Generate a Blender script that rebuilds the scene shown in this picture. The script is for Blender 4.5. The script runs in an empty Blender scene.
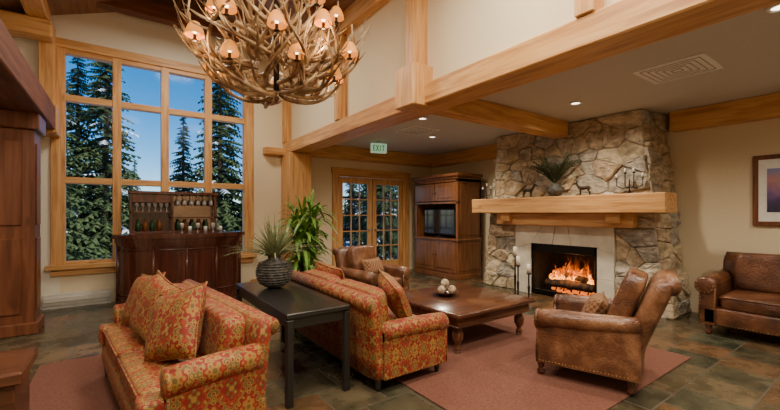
import bpy, bmesh, math, random
from mathutils import Vector, Matrix, Euler
R = random.Random(7)
scene = bpy.context.scene
pi = math.pi

# ------------------------------------------------------------------ materials
def mat_new(name):
    m = bpy.data.materials.new(name); m.use_nodes = True
    nt = m.node_tree; b = nt.nodes['Principled BSDF']
    return m, nt, b
def N(nt, t, **kw):
    n = nt.nodes.new(t)
    for k, v in kw.items(): setattr(n, k, v)
    return n
def L(nt, a, b): nt.links.new(a, b)
def ramp(nt, stops, interp='LINEAR'):
    r = N(nt, 'ShaderNodeValToRGB'); cr = r.color_ramp; cr.interpolation = interp
    while len(cr.elements) < len(stops): cr.elements.new(0.5)
    for e, (p, c) in zip(cr.elements, stops):
        e.position = p; e.color = (c[0], c[1], c[2], 1)
    return r
def coords(nt, scale=(1, 1, 1), kind='Object', rot=(0, 0, 0)):
    tc = N(nt, 'ShaderNodeTexCoord'); mp = N(nt, 'ShaderNodeMapping')
    mp.inputs['Scale'].default_value = scale; mp.inputs['Rotation'].default_value = rot
    L(nt, tc.outputs[kind], mp.inputs['Vector']); return mp.outputs['Vector']
def bump(nt, b, src, strength=.3, dist=.01):
    bp = N(nt, 'ShaderNodeBump'); bp.inputs['Strength'].default_value = strength
    bp.inputs['Distance'].default_value = dist
    L(nt, src, bp.inputs['Height']); L(nt, bp.outputs['Normal'], b.inputs['Normal'])
def noise_mat(name, c1, c2, scale=5, rough=.6, bstr=.2, bdist=.005, vec=(1, 1, 1), detail=6, metal=0, spread=(.35, .65), coat=0):
    m, nt, b = mat_new(name)
    v = coords(nt, vec)
    n = N(nt, 'ShaderNodeTexNoise'); n.inputs['Scale'].default_value = scale; n.inputs['Detail'].default_value = detail
    L(nt, v, n.inputs['Vector'])
    r = ramp(nt, [(spread[0], c1), (spread[1], c2)]); L(nt, n.outputs['Fac'], r.inputs['Fac'])
    L(nt, r.outputs['Color'], b.inputs['Base Color'])
    b.inputs['Roughness'].default_value = rough; b.inputs['Metallic'].default_value = metal
    b.inputs['Coat Weight'].default_value = coat
    if bstr: bump(nt, b, n.outputs['Fac'], bstr, bdist)
    return m
def leather_mat(name, c0, c1, c2):
    m, nt, b = mat_new(name); v = coords(nt)
    n = N(nt, 'ShaderNodeTexNoise'); n.inputs['Scale'].default_value = 4.5; n.inputs['Detail'].default_value = 10; n.inputs['Roughness'].default_value = .62; L(nt, v, n.inputs['Vector'])
    r = ramp(nt, [(.32, c0), (.5, c1), (.70, c2)]); L(nt, n.outputs['Fac'], r.inputs['Fac']); L(nt, r.outputs['Color'], b.inputs['Base Color'])
    b.inputs['Roughness'].default_value = .32; b.inputs['Coat Weight'].default_value = .2; b.inputs['Coat Roughness'].default_value = .25
    w = N(nt, 'ShaderNodeTexNoise'); w.inputs['Scale'].default_value = 7; w.inputs['Detail'].default_value = 3; w.inputs['Distortion'].default_value = 2.2; L(nt, v, w.inputs['Vector'])
    ab = N(nt, 'ShaderNodeMath', operation='PINGPONG'); L(nt, w.outputs['Fac'], ab.inputs[0]); ab.inputs[1].default_value = .09
    g = N(nt, 'ShaderNodeTexNoise'); g.inputs['Scale'].default_value = 120; L(nt, v, g.inputs['Vector'])
    ad = N(nt, 'ShaderNodeMath', operation='MULTIPLY_ADD'); L(nt, g.outputs['Fac'], ad.inputs[0]); ad.inputs[1].default_value = .04; L(nt, ab.outputs[0], ad.inputs[2])
    bump(nt, b, ad.outputs[0], .55, .05); return m
def wood_mat(name, c1, c2, c3, axis='Y', rough=.45, coat=0, knots=True):
    m, nt, b = mat_new(name)
    s = {'X': (.7, 9, 9), 'Y': (9, .7, 9), 'Z': (9, 9, .7)}[axis]
    v = coords(nt, s)
    n = N(nt, 'ShaderNodeTexNoise'); n.inputs['Scale'].default_value = 2.2; n.inputs['Detail'].default_value = 8; n.inputs['Distortion'].default_value = .6
    L(nt, v, n.inputs['Vector'])
    r = ramp(nt, [(.3, c1), (.5, c2), (.72, c3)]); L(nt, n.outputs['Fac'], r.inputs['Fac'])
    out = r.outputs['Color']
    if knots:
        s2 = {'X': (1.2, 4, 4), 'Y': (4, 1.2, 4), 'Z': (4, 4, 1.2)}[axis]
        v2 = coords(nt, s2); vo = N(nt, 'ShaderNodeTexVoronoi'); vo.inputs['Scale'].default_value = 1.1
        L(nt, v2, vo.inputs['Vector'])
        r2 = ramp(nt, [(0.03, (.35, .35, .35)), (.11, (1, 1, 1))]); L(nt, vo.outputs['Distance'], r2.inputs['Fac'])
        mx = N(nt, 'ShaderNodeMix', data_type='RGBA', blend_type='MULTIPLY'); mx.inputs['Factor'].default_value = .7
        L(nt, out, mx.inputs['A']); L(nt, r2.outputs['Color'], mx.inputs['B']); out = mx.outputs['Result']
    L(nt, out, b.inputs['Base Color']); b.inputs['Roughness'].default_value = rough
    b.inputs['Coat Weight'].default_value = coat; b.inputs['Coat Roughness'].default_value = .15
    bump(nt, b, n.outputs['Fac'], .15, .004)
    return m
def plain(name, c, rough=.5, metal=0, emit=None, es=1, coat=0):
    m, nt, b = mat_new(name)
    v = coords(nt, (1, 1, 1)); n = N(nt, 'ShaderNodeTexNoise'); n.inputs['Scale'].default_value = 14; L(nt, v, n.inputs['Vector'])
    r = ramp(nt, [(.3, tuple(x * .9 for x in c)), (.7, c)]); L(nt, n.outputs['Fac'], r.inputs['Fac'])
    L(nt, r.outputs['Color'], b.inputs['Base Color'])
    b.inputs['Roughness'].default_value = rough; b.inputs['Metallic'].default_value = metal; b.inputs['Coat Weight'].default_value = coat
    if emit:
        b.inputs['Emission Color'].default_value = (*emit, 1); b.inputs['Emission Strength'].default_value = es
    return m

HC = ((.44, .19, .058), (.64, .33, .112), (.76, .44, .175))
honeyX = wood_mat('honey_wood_x', *HC, 'X'); honeyY = wood_mat('honey_wood_y', *HC, 'Y'); honeyZ = wood_mat('honey_wood_z', *HC, 'Z')
DC = ((.10, .03, .012), (.17, .055, .022), (.24, .085, .035))
darkY = wood_mat('redbrown_wood_y', *DC, 'Y', rough=.75); darkZ = wood_mat('redbrown_wood_z', *DC, 'Z', rough=.4); darkX = wood_mat('redbrown_wood_x', *DC, 'X')
mahog = wood_mat('mahogany', (.045, .012, .008), (.085, .022, .013), (.14, .038, .022), 'Z', rough=.22, coat=.5, knots=False)
tablew = wood_mat('walnut_table', (.05, .018, .010), (.10, .037, .018), (.16, .062, .03), 'X', rough=.22, coat=.5, knots=False)
cabw = wood_mat('cabinet_wood', (.12, .042, .014), (.22, .082, .027), (.30, .12, .042), 'Z', rough=.35, coat=.2, knots=False)
ceilw = wood_mat('ceiling_planks', (.16, .07, .03), (.24, .11, .05), (.32, .16, .07), 'Y')
blackw = plain('black_lacquer', (.018, .016, .015), .3, coat=.3)
wallm = noise_mat('wall_cream', (.76, .64, .44), (.79, .67, .47), 40, .85, .08, .002)
wallw = noise_mat('wall_white', (.80, .74, .62), (.84, .78, .66), 40, .85, .08, .002)
ceilm = noise_mat('ceiling_paint', (.58, .555, .50), (.62, .595, .54), 60, .9, .1, .002)
mortar = noise_mat('mortar', (.34, .28, .195), (.50, .42, .31), 12, .95, .5, .01)
def stone_mat(name, a, b2, seed):
    m, nt, b = mat_new(name); v = coords(nt, (1, 1, 1.6))
    n = N(nt, 'ShaderNodeTexNoise'); n.inputs['Scale'].default_value = 5 + seed; n.inputs['Detail'].default_value = 12; n.inputs['Roughness'].default_value = .64
    L(nt, v, n.inputs['Vector'])
    r = ramp(nt, [(.34, tuple(x * .62 for x in a)), (.46, a), (.60, b2)]); L(nt, n.outputs['Fac'], r.inputs['Fac'])
    vo = N(nt, 'ShaderNodeTexVoronoi'); vo.inputs['Scale'].default_value = 16; vo.distance = 'CHEBYCHEV'; L(nt, v, vo.inputs['Vector'])
    ad = N(nt, 'ShaderNodeMath', operation='MULTIPLY_ADD'); L(nt, vo.outputs['Distance'], ad.inputs[0]); ad.inputs[1].default_value = -.3; L(nt, n.outputs['Fac'], ad.inputs[2])
    L(nt, r.outputs['Color'], b.inputs['Base Color']); b.inputs['Roughness'].default_value = .92
    bump(nt, b, ad.outputs[0], .9, .035); return m
stones = []
for i, (a, b2) in enumerate([((.48, .38, .24), (.70, .58, .40)), ((.38, .335, .26), (.60, .53, .42)), ((.50, .39, .25), (.74, .60, .41)),
                             ((.30, .265, .21), (.50, .445, .355)), ((.50, .43, .31), (.76, .67, .51)), ((.40, .30, .19), (.60, .47, .32))]):
    stones.append(stone_mat('field_stone_%d' % i, a, b2, i))
surm = noise_mat('surround_limestone', (.62, .57, .46), (.80, .74, .61), 4, .6, .2, .005)
iron = plain('black_iron', (.02, .018, .016), .45, .7)
white = plain('white_enamel', (.94, .93, .90), .5)
greym = plain('grey_slot', (.42, .42, .40), .6)
steel = plain('brushed_steel', (.6, .6, .6), .3, 1)
bronze = plain('bronze', (.05, .032, .02), .4, .6)
vasem = noise_mat('dark_pottery', (.03, .028, .024), (.13, .12, .10), 30, .6, .8, .01)
candle = plain('candle_wax', (.88, .83, .70), .5)
antler = noise_mat('antler', (.18, .085, .032), (.64, .46, .25), 6, .45, .2, .004, spread=(.38, .64))
brass = plain('brass_nail', (.45, .27, .10), .35, .9)
snow = noise_mat('snow', (.75, .80, .88), (.9, .93, .97), 3, .8, .3, .05)
needle = noise_mat('pine_needles', (.018, .038, .011), (.095, .14, .042), 6, .9, .3, .02)
bark = noise_mat('bark', (.06, .04, .03), (.14, .10, .07), 10, .9, .5, .02)
leafm = noise_mat('leaf_green', (.05, .15, .012), (.20, .36, .05), 12, .45, .1, .002)
grassm = noise_mat('dried_fern', (.13, .17, .07), (.34, .36, .18), 20, .7, .1, .002)
fernm = noise_mat('dark_fern', (.03, .045, .015), (.10, .12, .045), 20, .7, .1, .002)
heater = plain('heater_enamel', (.72, .70, .63), .5)
screen = plain('tv_glass', (.012, .012, .014), .1)
leather = leather_mat('leather', (.045, .014, .006), (.12, .042, .016), (.23, .09, .036))
leather2 = leather_mat('leather_worn', (.05, .017, .008), (.15, .057, .024), (.32, .15, .07))
sootm = noise_mat('soot_brick', (.008, .006, .005), (.022, .018, .015), 12, .95, .4, .01)
logm = noise_mat('charred_log', (.03, .015, .008), (.16, .08, .04), 14, .9, .6, .01)
rugm = noise_mat('rug_rust', (.13, .046, .027), (.185, .070, .044), 60, .95, .3, .003)

def damask():
    m, nt, b = mat_new('damask_fabric')
    tc = N(nt, 'ShaderNodeTexCoord'); sp = N(nt, 'ShaderNodeSeparateXYZ'); L(nt, tc.outputs['UV'], sp.inputs[0])
    def M(op, a, bb=None, c=None):
        n = N(nt, 'ShaderNodeMath', operation=op)
        for i, x in enumerate((a, bb, c)):
            if x is None: continue
            if isinstance(x, (int, float)): n.inputs[i].default_value = x
            else: L(nt, x, n.inputs[i])
        return n.outputs[0]
    nz = N(nt, 'ShaderNodeTexNoise'); nz.inputs['Scale'].default_value = 14; nz.inputs['Detail'].default_value = 2; L(nt, tc.outputs['UV'], nz.inputs['Vector'])
    wob = M('MULTIPLY', M('SUBTRACT', nz.outputs['Fac'], .5), .9)
    u = M('MULTIPLY', sp.outputs[0], 2 * pi / .20); v = M('MULTIPLY', sp.outputs[1], 2 * pi / .28)
    g = M('ADD', M('COSINE', M('ADD', u, M('MULTIPLY', wob, .5))), M('COSINE', v))
    h = M('MULTIPLY', M('COSINE', M('MULTIPLY', u, 4)), M('COSINE', M('MULTIPLY', v, 5)))
    g = M('ADD', M('ADD', g, M('MULTIPLY', h, .5)), wob)
    g = M('MULTIPLY', M('ADD', g, 2.6), 1 / 5.2)
    red = (.235, .018, .008); gold = (.35, .19, .038); oli = (.155, .098, .026); ora = (.32, .048, .014)
    r = ramp(nt, [(.0, gold), (.13, oli), (.19, red), (.31, ora), (.38, red), (.425, gold), (.47, oli), (.55, gold), (.60, red), (.70, ora), (.77, gold), (.88, oli)], 'CONSTANT')
    L(nt, g, r.inputs['Fac']); L(nt, r.outputs['Color'], b.inputs['Base Color'])
    b.inputs['Roughness'].default_value = .65; b.inputs['Sheen Weight'].default_value = .03
    n2 = N(nt, 'ShaderNodeTexNoise'); n2.inputs['Scale'].default_value = 400; L(nt, tc.outputs['UV'], n2.inputs['Vector'])
    bump(nt, b, n2.outputs['Fac'], .2, .002)
    return m
fabric = damask()
def kilim():
    m, nt, b = mat_new('kilim_fabric')
    v = coords(nt, (1, 1, 1), 'UV')
    c = N(nt, 'ShaderNodeTexChecker'); c.inputs['Scale'].default_value = 36
    c.inputs['Color1'].default_value = (.16, .05, .022, 1); c.inputs['Color2'].default_value = (.28, .16, .07, 1)
    L(nt, v, c.inputs['Vector']); L(nt, c.outputs['Color'], b.inputs['Base Color']); b.inputs['Roughness'].default_value = .9
    return m
kil = kilim()

def slate():
    m, nt, b = mat_new('slate_floor')
    v = coords(nt, (1, 1, 1))
    br = N(nt, 'ShaderNodeTexBrick'); br.offset = .5; br.squash = 1
    br.inputs['Scale'].default_value = 1; br.inputs['Brick Width'].default_value = .42; br.inputs['Row Height'].default_value = .42
    br.inputs['Mortar Size'].default_value = .008; br.inputs['Mortar Smooth'].default_value = .3
    br.inputs['Color1'].default_value = (.0, .0, .0, 1); br.inputs['Color2'].default_value = (1, 1, 1, 1); br.inputs['Mortar'].default_value = (.5, .5, .5, 1)
    L(nt, v, br.inputs['Vector'])
    r = ramp(nt, [(0, (.042, .046, .032)), (.3, (.105, .085, .052)), (.5, (.135, .075, .038)), (.75, (.062, .068, .046)), (1, (.175, .12, .066))])
    L(nt, br.outputs['Color'], r.inputs['Fac'])
    n = N(nt, 'ShaderNodeTexNoise'); n.inputs['Scale'].default_value = 5; n.inputs['Detail'].default_value = 8; L(nt, v, n.inputs['Vector'])
    r2 = ramp(nt, [(.3, (.40, .42, .40)), (.7, (1.35, 1.25, 1.1))]); L(nt, n.outputs['Fac'], r2.inputs['Fac'])
    mx = N(nt, 'ShaderNodeMix', data_type='RGBA', blend_type='MULTIPLY'); mx.inputs['Factor'].default_value = 1
    L(nt, r.outputs['Color'], mx.inputs['A']); L(nt, r2.outputs['Color'], mx.inputs['B'])
    mx2 = N(nt, 'ShaderNodeMix', data_type='RGBA'); L(nt, br.outputs['Fac'], mx2.inputs['Factor'])
    L(nt, mx.outputs['Result'], mx2.inputs['A']); mx2.inputs['B'].default_value = (.10, .085, .062, 1)
    L(nt, mx2.outputs['Result'], b.inputs['Base Color'])
    rr = ramp(nt, [(.3, (.17, .17, .17)), (.7, (.36, .36, .36))]); L(nt, n.outputs['Fac'], rr.inputs['Fac']); L(nt, rr.outputs['Color'], b.inputs['Roughness'])
    sb = N(nt, 'ShaderNodeMath', operation='SUBTRACT'); L(nt, n.outputs['Fac'], sb.inputs[0]); L(nt, br.outputs['Fac'], sb.inputs[1])
    bump(nt, b, sb.outputs[0], .3, .006)
    return m
slatem = slate()
def thin_glass(name, f, ro):
    m, nt, b = mat_new(name); nt.nodes.remove(b)
    out = nt.nodes['Material Output']; t = N(nt, 'ShaderNodeBsdfTransparent'); g = N(nt, 'ShaderNodeBsdfGlossy'); g.inputs['Roughness'].default_value = ro
    mx = N(nt, 'ShaderNodeMixShader'); mx.inputs[0].default_value = f
    L(nt, t.outputs[0], mx.inputs[1]); L(nt, g.outputs[0], mx.inputs[2]); L(nt, mx.outputs[0], out.inputs[0]); return m
glass = thin_glass('window_glass', .003, .1)
clear = plain('drinking_glass', (.55, .55, .56), .12, .3)
mirror = plain('mirror_back', (.30, .22, .18), .12, .9)
def flamem():
    m, nt, b = mat_new('flame'); nt.nodes.remove(b); out = nt.nodes['Material Output']
    tc = N(nt, 'ShaderNodeTexCoord'); sp = N(nt, 'ShaderNodeSeparateXYZ'); L(nt, tc.outputs['Generated'], sp.inputs[0])
    mp = N(nt, 'ShaderNodeMapping'); mp.inputs['Scale'].default_value = (3, 5, 1.4); L(nt, tc.outputs['Generated'], mp.inputs['Vector'])
    n = N(nt, 'ShaderNodeTexNoise'); n.inputs['Scale'].default_value = 2.6; n.inputs['Detail'].default_value = 5; n.inputs['Distortion'].default_value = 1.4; L(nt, mp.outputs['Vector'], n.inputs['Vector'])
    ad = N(nt, 'ShaderNodeMath', operation='MULTIPLY_ADD'); L(nt, n.outputs['Fac'], ad.inputs[0]); ad.inputs[1].default_value = 1.5; L(nt, sp.outputs[2], ad.inputs[2])
    r = ramp(nt, [(.55, (1, .62, .20)), (.85, (1, .34, .04)), (1.0, (.8, .12, .004))]); L(nt, ad.outputs[0], r.inputs['Fac'])
    mr = N(nt, 'ShaderNodeMapRange'); L(nt, ad.outputs[0], mr.inputs[0]); mr.inputs[1].default_value = .55; mr.inputs[2].default_value = 1.25; mr.inputs[3].default_value = 7.5; mr.inputs[4].default_value = .5
    e = N(nt, 'ShaderNodeEmission'); L(nt, mr.outputs[0], e.inputs['Strength']); L(nt, r.outputs['Color'], e.inputs['Color'])
    t = N(nt, 'ShaderNodeBsdfTransparent'); mx = N(nt, 'ShaderNodeMixShader')
    m2 = N(nt, 'ShaderNodeMapRange'); L(nt, ad.outputs[0], m2.inputs[0]); m2.inputs[1].default_value = .95; m2.inputs[2].default_value = 1.35; m2.inputs[3].default_value = .85; m2.inputs[4].default_value = .1
    L(nt, m2.outputs[0], mx.inputs[0]); L(nt, t.outputs[0], mx.inputs[1]); L(nt, e.outputs[0], mx.inputs[2]); L(nt, mx.outputs[0], out.inputs[0]); return m
flame = flamem()
amber = plain('amber_shade', (.62, .22, .045), .5, emit=(1, .36, .05), es=.75)
bulbm = plain('bulb', (1, .9, .7), .4, emit=(1, .75, .4), es=8)
ember = plain('ember', (.4, .06, .01), .8, emit=(1, .20, .02), es=1.2)
lampm = plain('downlight_lens', (1, .95, .85), .4, emit=(1, .85, .65), es=6)
exitm = plain('exit_face', (.7, .85, .72), .5, emit=(.6, 1, .7), es=.35)
exitg = plain('exit_green', (.01, .30, .09), .5, emit=(.0, .5, .12), es=.2)
blk = plain('near_black', (.01, .01, .01), .8)

# ------------------------------------------------------------------ mesh builder
class MB:
    def __init__(s): s.v = []; s.f = []; s.m = []; s.s = []
    def add(s, V, F, mi=0, sm=True, M=None):
        o = len(s.v)
        for p in V:
            p = Vector(p); s.v.append(M @ p if M else p)
        for f in F: s.f.append([o + i for i in f]); s.m.append(mi); s.s.append(sm)
    def box(s, c, d, mi=0, bev=0.0, seg=2, M=None, sm=None):
        bm = bmesh.new(); bmesh.ops.create_cube(bm, size=1)
        for v in bm.verts: v.co = Vector((v.co.x * d[0] + c[0], v.co.y * d[1] + c[1], v.co.z * d[2] + c[2]))
        if bev > 0:
            bev = min(bev, min(d) * .49)
            bmesh.ops.bevel(bm, geom=bm.edges[:] , offset=bev, segments=seg, affect='EDGES', profile=.5)
        bm.verts.index_update()
        s.add([v.co.copy() for v in bm.verts], [[v.index for v in f.verts] for f in bm.faces], mi, (seg > 1 and bev > .008) if sm is None else sm, M)
        bm.free()
    def bx(s, x0, x1, y0, y1, z0, z1, mi=0, bev=0, seg=1, M=None):
        s.box(((x0 + x1) / 2, (y0 + y1) / 2, (z0 + z1) / 2), (abs(x1 - x0), abs(y1 - y0), abs(z1 - z0)), mi, bev, seg, M)
    def tube(s, P, rad, mi=0, n=8, M=None, cap=True, flat=1.0):
        P = [Vector(p) for p in P]
        if not hasattr(rad, '__len__'): rad = [rad] * len(P)
        V = []; F = []; up = None
        for i, p in enumerate(P):
            t = (P[min(i + 1, len(P) - 1)] - P[max(i - 1, 0)])
            if t.length < 1e-9: t = Vector((0, 0, 1))
            t.normalize()
            if up is None:
                up = Vector((0, 0, 1)) if abs(t.z) < .9 else Vector((1, 0, 0))
            a = up - t * up.dot(t)
            if a.length < 1e-4: a = t.orthogonal()
            a.normalize(); up = a; b = t.cross(a)
            for k in range(n):
                w = 2 * pi * k / n; V.append(p + (a * math.cos(w) * flat + b * math.sin(w)) * rad[i])
        for i in range(len(P) - 1):
            for k in range(n):
                k2 = (k + 1) % n; F.append([i * n + k, i * n + k2, (i + 1) * n + k2, (i + 1) * n + k])
        if cap: F.append(list(range(n))[::-1]); F.append([(len(P) - 1) * n + k for k in range(n)])
        s.add(V, F, mi, True, M)
    def cyl(s, p0, p1, r0, r1=None, mi=0, n=16, M=None):
        s.tube([p0, p1], [r0, r0 if r1 is None else r1], mi, n, M)
    def lathe(s, prof, c=(0, 0, 0), mi=0, n=20, M=None):
        V = []; F = []
        for r, z in prof:
            for k in range(n):
                w = 2 * pi * k / n; V.append((c[0] + r * math.cos(w), c[1] + r * math.sin(w), c[2] + z))
        for i in range(len(prof) - 1):
            for k in range(n):
                k2 = (k + 1) % n; F.append([i * n + k, i * n + k2, (i + 1) * n + k2, (i + 1) * n + k])
        F.append(list(range(n))[::-1]); F.append([(len(prof) - 1) * n + k for k in range(n)])
        s.add(V, F, mi, True, M)
    def loft(s, secs, mi=0, M=None, sm=True):
        n = len(secs[0]); V = [p for q in secs for p in q]; F = []
        for i in range(len(secs) - 1):
            for k in range(n):
                k2 = (k + 1) % n; F.append([i * n + k, i * n + k2, (i + 1) * n + k2, (i + 1) * n + k])
        F.append(list(range(n))[::-1]); F.append([(len(secs) - 1) * n + k for k in range(n)])
        s.add(V, F, mi, sm, M)
    def puff(s, c, d, mi=0, e=.35, M=None, nu=28, nv=14, crown=0):
        def sp(x, e): return math.copysign(abs(x) ** e, x)
        V = []; F = []
        for j in range(nv + 1):
            ph = -pi / 2 + pi * j / nv
            for i in range(nu):
                th = 2 * pi * i / nu
                x = sp(math.cos(ph), e) * sp(math.cos(th), e); y = sp(math.cos(ph), e) * sp(math.sin(th), e); z = sp(math.sin(ph), e * 1.3)
                z *= 1 + crown * (1 - min(1, x * x)) * (1 - min(1, y * y))
                V.append((c[0] + x * d[0] / 2, c[1] + y * d[1] / 2, c[2] + z * d[2] / 2))
        for j in range(nv):
            for i in range(nu):
                i2 = (i + 1) % nu; F.append([j * nu + i, j * nu + i2, (j + 1) * nu + i2, (j + 1) * nu + i])
        s.add(V, F, mi, True, M)
    def pillow(s, w, h, t, mi=0, M=None, n=12):
        V = []; F = []
        for sd in (1, -1):
            o = len(V)
            for j in range(n + 1):
                for i in range(n + 1):
                    u = -1 + 2 * i / n; v = -1 + 2 * j / n
                    pin = 1 - .10 * (1 - u * u) * (v * v) ; pin2 = 1 - .10 * (1 - v * v) * (u * u)
                    th = ((1 - u ** 4) * (1 - v ** 4)) ** .55
                    V.append((u * w / 2 * pin2, sd * t / 2 * th, v * h / 2 * pin))
            for j in range(n):
                for i in range(n):
                    a = o + j * (n + 1) + i; q = [a, a + 1, a + n + 2, a + n + 1]
                    F.append(q if sd == -1 else q[::-1])
        s.add(V, F, mi, True, M)
    def build(s, name, mats, loc=(0, 0, 0), rz=0, parent=None):
        me = bpy.data.meshes.new(name); me.from_pydata([tuple(v) for v in s.v], [], s.f)
        for m in mats: me.materials.append(m)
        me.polygons.foreach_set('material_index', s.m); me.polygons.foreach_set('use_smooth', s.s); me.update()
        uv = me.uv_layers.new(name='UVMap')
        for p in me.polygons:
            n = p.normal; a = max(range(3), key=lambda i: abs(n[i]))
            for li in p.loop_indices:
                co = me.vertices[me.loops[li].vertex_index].co
                uv.data[li].uv = ((co.y, co.z), (co.x, co.z), (co.x, co.y))[a]
        o = bpy.data.objects.new(name, me); scene.collection.objects.link(o)
        o.location = loc; o.rotation_euler = (0, 0, rz)
        if parent: o.parent = parent
        return o
def T(x, y, z, rx=0, ry=0, rz=0):
    return Matrix.Translation((x, y, z)) @ Euler((rx, ry, rz)).to_matrix().to_4x4()
def simple(name, x0, x1, y0, y1, z0, z1, mat, bev=0):
    m = MB(); c = ((x0 + x1) / 2, (y0 + y1) / 2, (z0 + z1) / 2)
    m.box((0, 0, 0), (x1 - x0, y1 - y0, z1 - z0), 0, bev, 1)
    return m.build(name, [mat], c)

# ------------------------------------------------------------------ room shell
WY = 7.7; FX = 6.85; BX = 2.75; CZ = 2.95; BW = .36
simple('floor', -4.1, 7.1, -3.1, 7.95, -.2, 0, slatem)
m = MB()
def wbox(x0, x1, z0, z1, mi=0): m.bx(x0, x1, WY, WY + .2, z0, z1, mi)
wbox(-4.1, -.75, 0, 5.6, 1); wbox(-.75, 2.03, 0, .65); wbox(-.75, 2.03, 3.99, 5.6, 1); wbox(2.03, 2.9, 0, 5.6)
wbox(2.9, 4.0, 0, 3.2); wbox(4.0, 5.94, 2.36, 3.2); wbox(5.94, 7.1, 0, 3.2)
m.build('wall_back', [wallm, wallw])
simple('wall_right', FX, FX + .25, -3.1, WY, 0, 3.2, wallm)
simple('wall_left', -4.1, -3.9, -3.1, WY, 0, 3.2, wallm)
simple('wall_front', -3.9, FX, -3.1, -2.9, 0, 5.6, wallm)
simple('wall_upper_right', BX + .13, BX + .33, -2.9, WY, CZ - .09, 4.6, wallm)
simple('wall_upper_left', -2.4, -2.2, -2.9, WY, CZ - .05, 4.0, wallw)
simple('ceiling_lounge', BX + .33, FX, -2.9, WY, CZ, CZ + .12, ceilm)
simple('ceiling_side', -3.9, -1.1, -2.9, WY, CZ, CZ + .12, ceilm)
m = MB()
for xa, za, xb, zb in ((-2.45, 3.87, .95, 5.12), (.95, 5.12, 3.1, 4.33)):
    V = [(xa, -3.1, za), (xb, -3.1, zb), (xb, WY + .2, zb), (xa, WY + .2, za), (xa, -3.1, za + .12), (xb, -3.1, zb + .12), (xb, WY + .2, zb + .12), (xa, WY + .2, za + .12)]
    m.add(V, [[0, 3, 2, 1], [4, 5, 6, 7], [0, 1, 5, 4], [1, 2, 6, 5], [2, 3, 7, 6], [3, 0, 4, 7]], 0, False)
m.build('ceiling', [ceilw])
simple('trim_beam_main', BX, BX + BW, -2.9, WY, 2.66, 2.89, honeyY, .012)
simple('trim_beam_side', -1.16, -.76, -2.9, WY, 2.65, 2.98, darkY, .012)
simple('trim_beam_end_block', -1.0, -.74, 7.25, WY, 2.6, 3.02, honeyZ, .012)
simple('trim_beam_eave', BX - .02, BX + .13, -2.9, WY, 4.22, 4.5, honeyY, .01)
simple('trim_beam_tie', -.92, BX, 7.3, 7.5, 4.66, 4.9, darkX, .01)
simple('trim_beam_tie_side', -2.2, -.80, 7.3, 7.55, 3.98, 4.24, honeyX, .02)
simple('trim_beam_purlin_side', -1.08, -.84, -2.9, 7.6, 4.24, 4.46, honeyY, .015)
for i, y in enumerate((1.43, 3.38, 5.29)):
    m = MB(); big = (i == 1); w = .14
    m.bx(BX + (-.02 if not big else -.08), BX + .15, y - w / 2, y + w / 2, 2.89, 4.25, 0, .008)
    if big: m.bx(BX - .16, BX + .13, y - .17, y + .17, 2.64, 3.1, 0, .012)
    m.build('trim_post_wall', [honeyZ])
simple('trim_post_corner', BX - .02, BX + .13, WY - .14, WY, 2.89, 4.25, honeyZ, .008)
simple('trim_post_corner_side', -.98, -.80, WY - .16, WY, 2.98, 4.25, honeyZ, .008)
simple('wooden_column', BX - .05, BX + .42, 7.2, 7.68, 0, 2.65, honeyZ, .015)
simple('trim_beam_stub', 2.33, BX, 7.5, WY, 2.62, 2.76, honeyX, .01)
simple('trim_beam_cross', BX + BW, 5.98, 3.38, 3.64, 2.70, CZ, honeyX, .012)
simple('trim_beam_doorwall', BX + BW, FX, WY - .22, WY, 2.66, CZ, honeyX, .012)
simple('trim_beam_firewall', FX - .2, FX, 5.0, WY - .22, 2.66, CZ, honeyY, .012)
simple('trim_beam_firewall_near', FX - .2, FX, -2.9, 2.2, 2.66, CZ, honeyY, .012)
simple('baseboard_right', FX - .03, FX, -2.9, 1.9, 0, .14, honeyY)
simple('baseboard_back', 2.1, 2.68, WY - .03, WY, 0, .14, honeyX)
simple('baseboard_door', 3.25, 3.88, WY - .03, WY, 0, .14, honeyX)
for i, y in enumerate((-1.0, 1.2, 3.38, 5.29, 6.6)):
    m = MB()
    for xa, za, xb, zb in ((-2.2, 3.96, .95, 5.12), (.95, 5.12, 2.86, 4.42)):
        V = [(xa, y - .08, za), (xb, y - .08, zb), (xb, y + .08, zb), (xa, y + .08, za)]
        V = [(a, b, c - .22) for a, b, c in V] + V
        m.add(V, [[0, 3, 2, 1], [4, 5, 6, 7], [0, 1, 5, 4], [1, 2, 6, 5], [2, 3, 7, 6], [3, 0, 4, 7]], 0, False)
    m.build('trim_rafter', [darkX])
m = MB()
m.bx(-1.62, -.84, 6.2, 6.62, .12, 2.45, 0, .01)
m.bx(-1.66, -.80, 6.16, 6.66, 0, .14, 0, .01); m.bx(-1.67, -.79, 6.15, 6.67, 2.45, 2.65, 0, .012)
for z0, z1 in ((.25, 1.15), (1.3, 2.3)):
    m.bx(-1.5, -.95, 6.175, 6.2, z0, z1, 0, .01); m.bx(-.84, -.825, 6.28, 6.54, z0, z1, 0, .008)
m.build('panelled_pillar', [darkZ])
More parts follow.
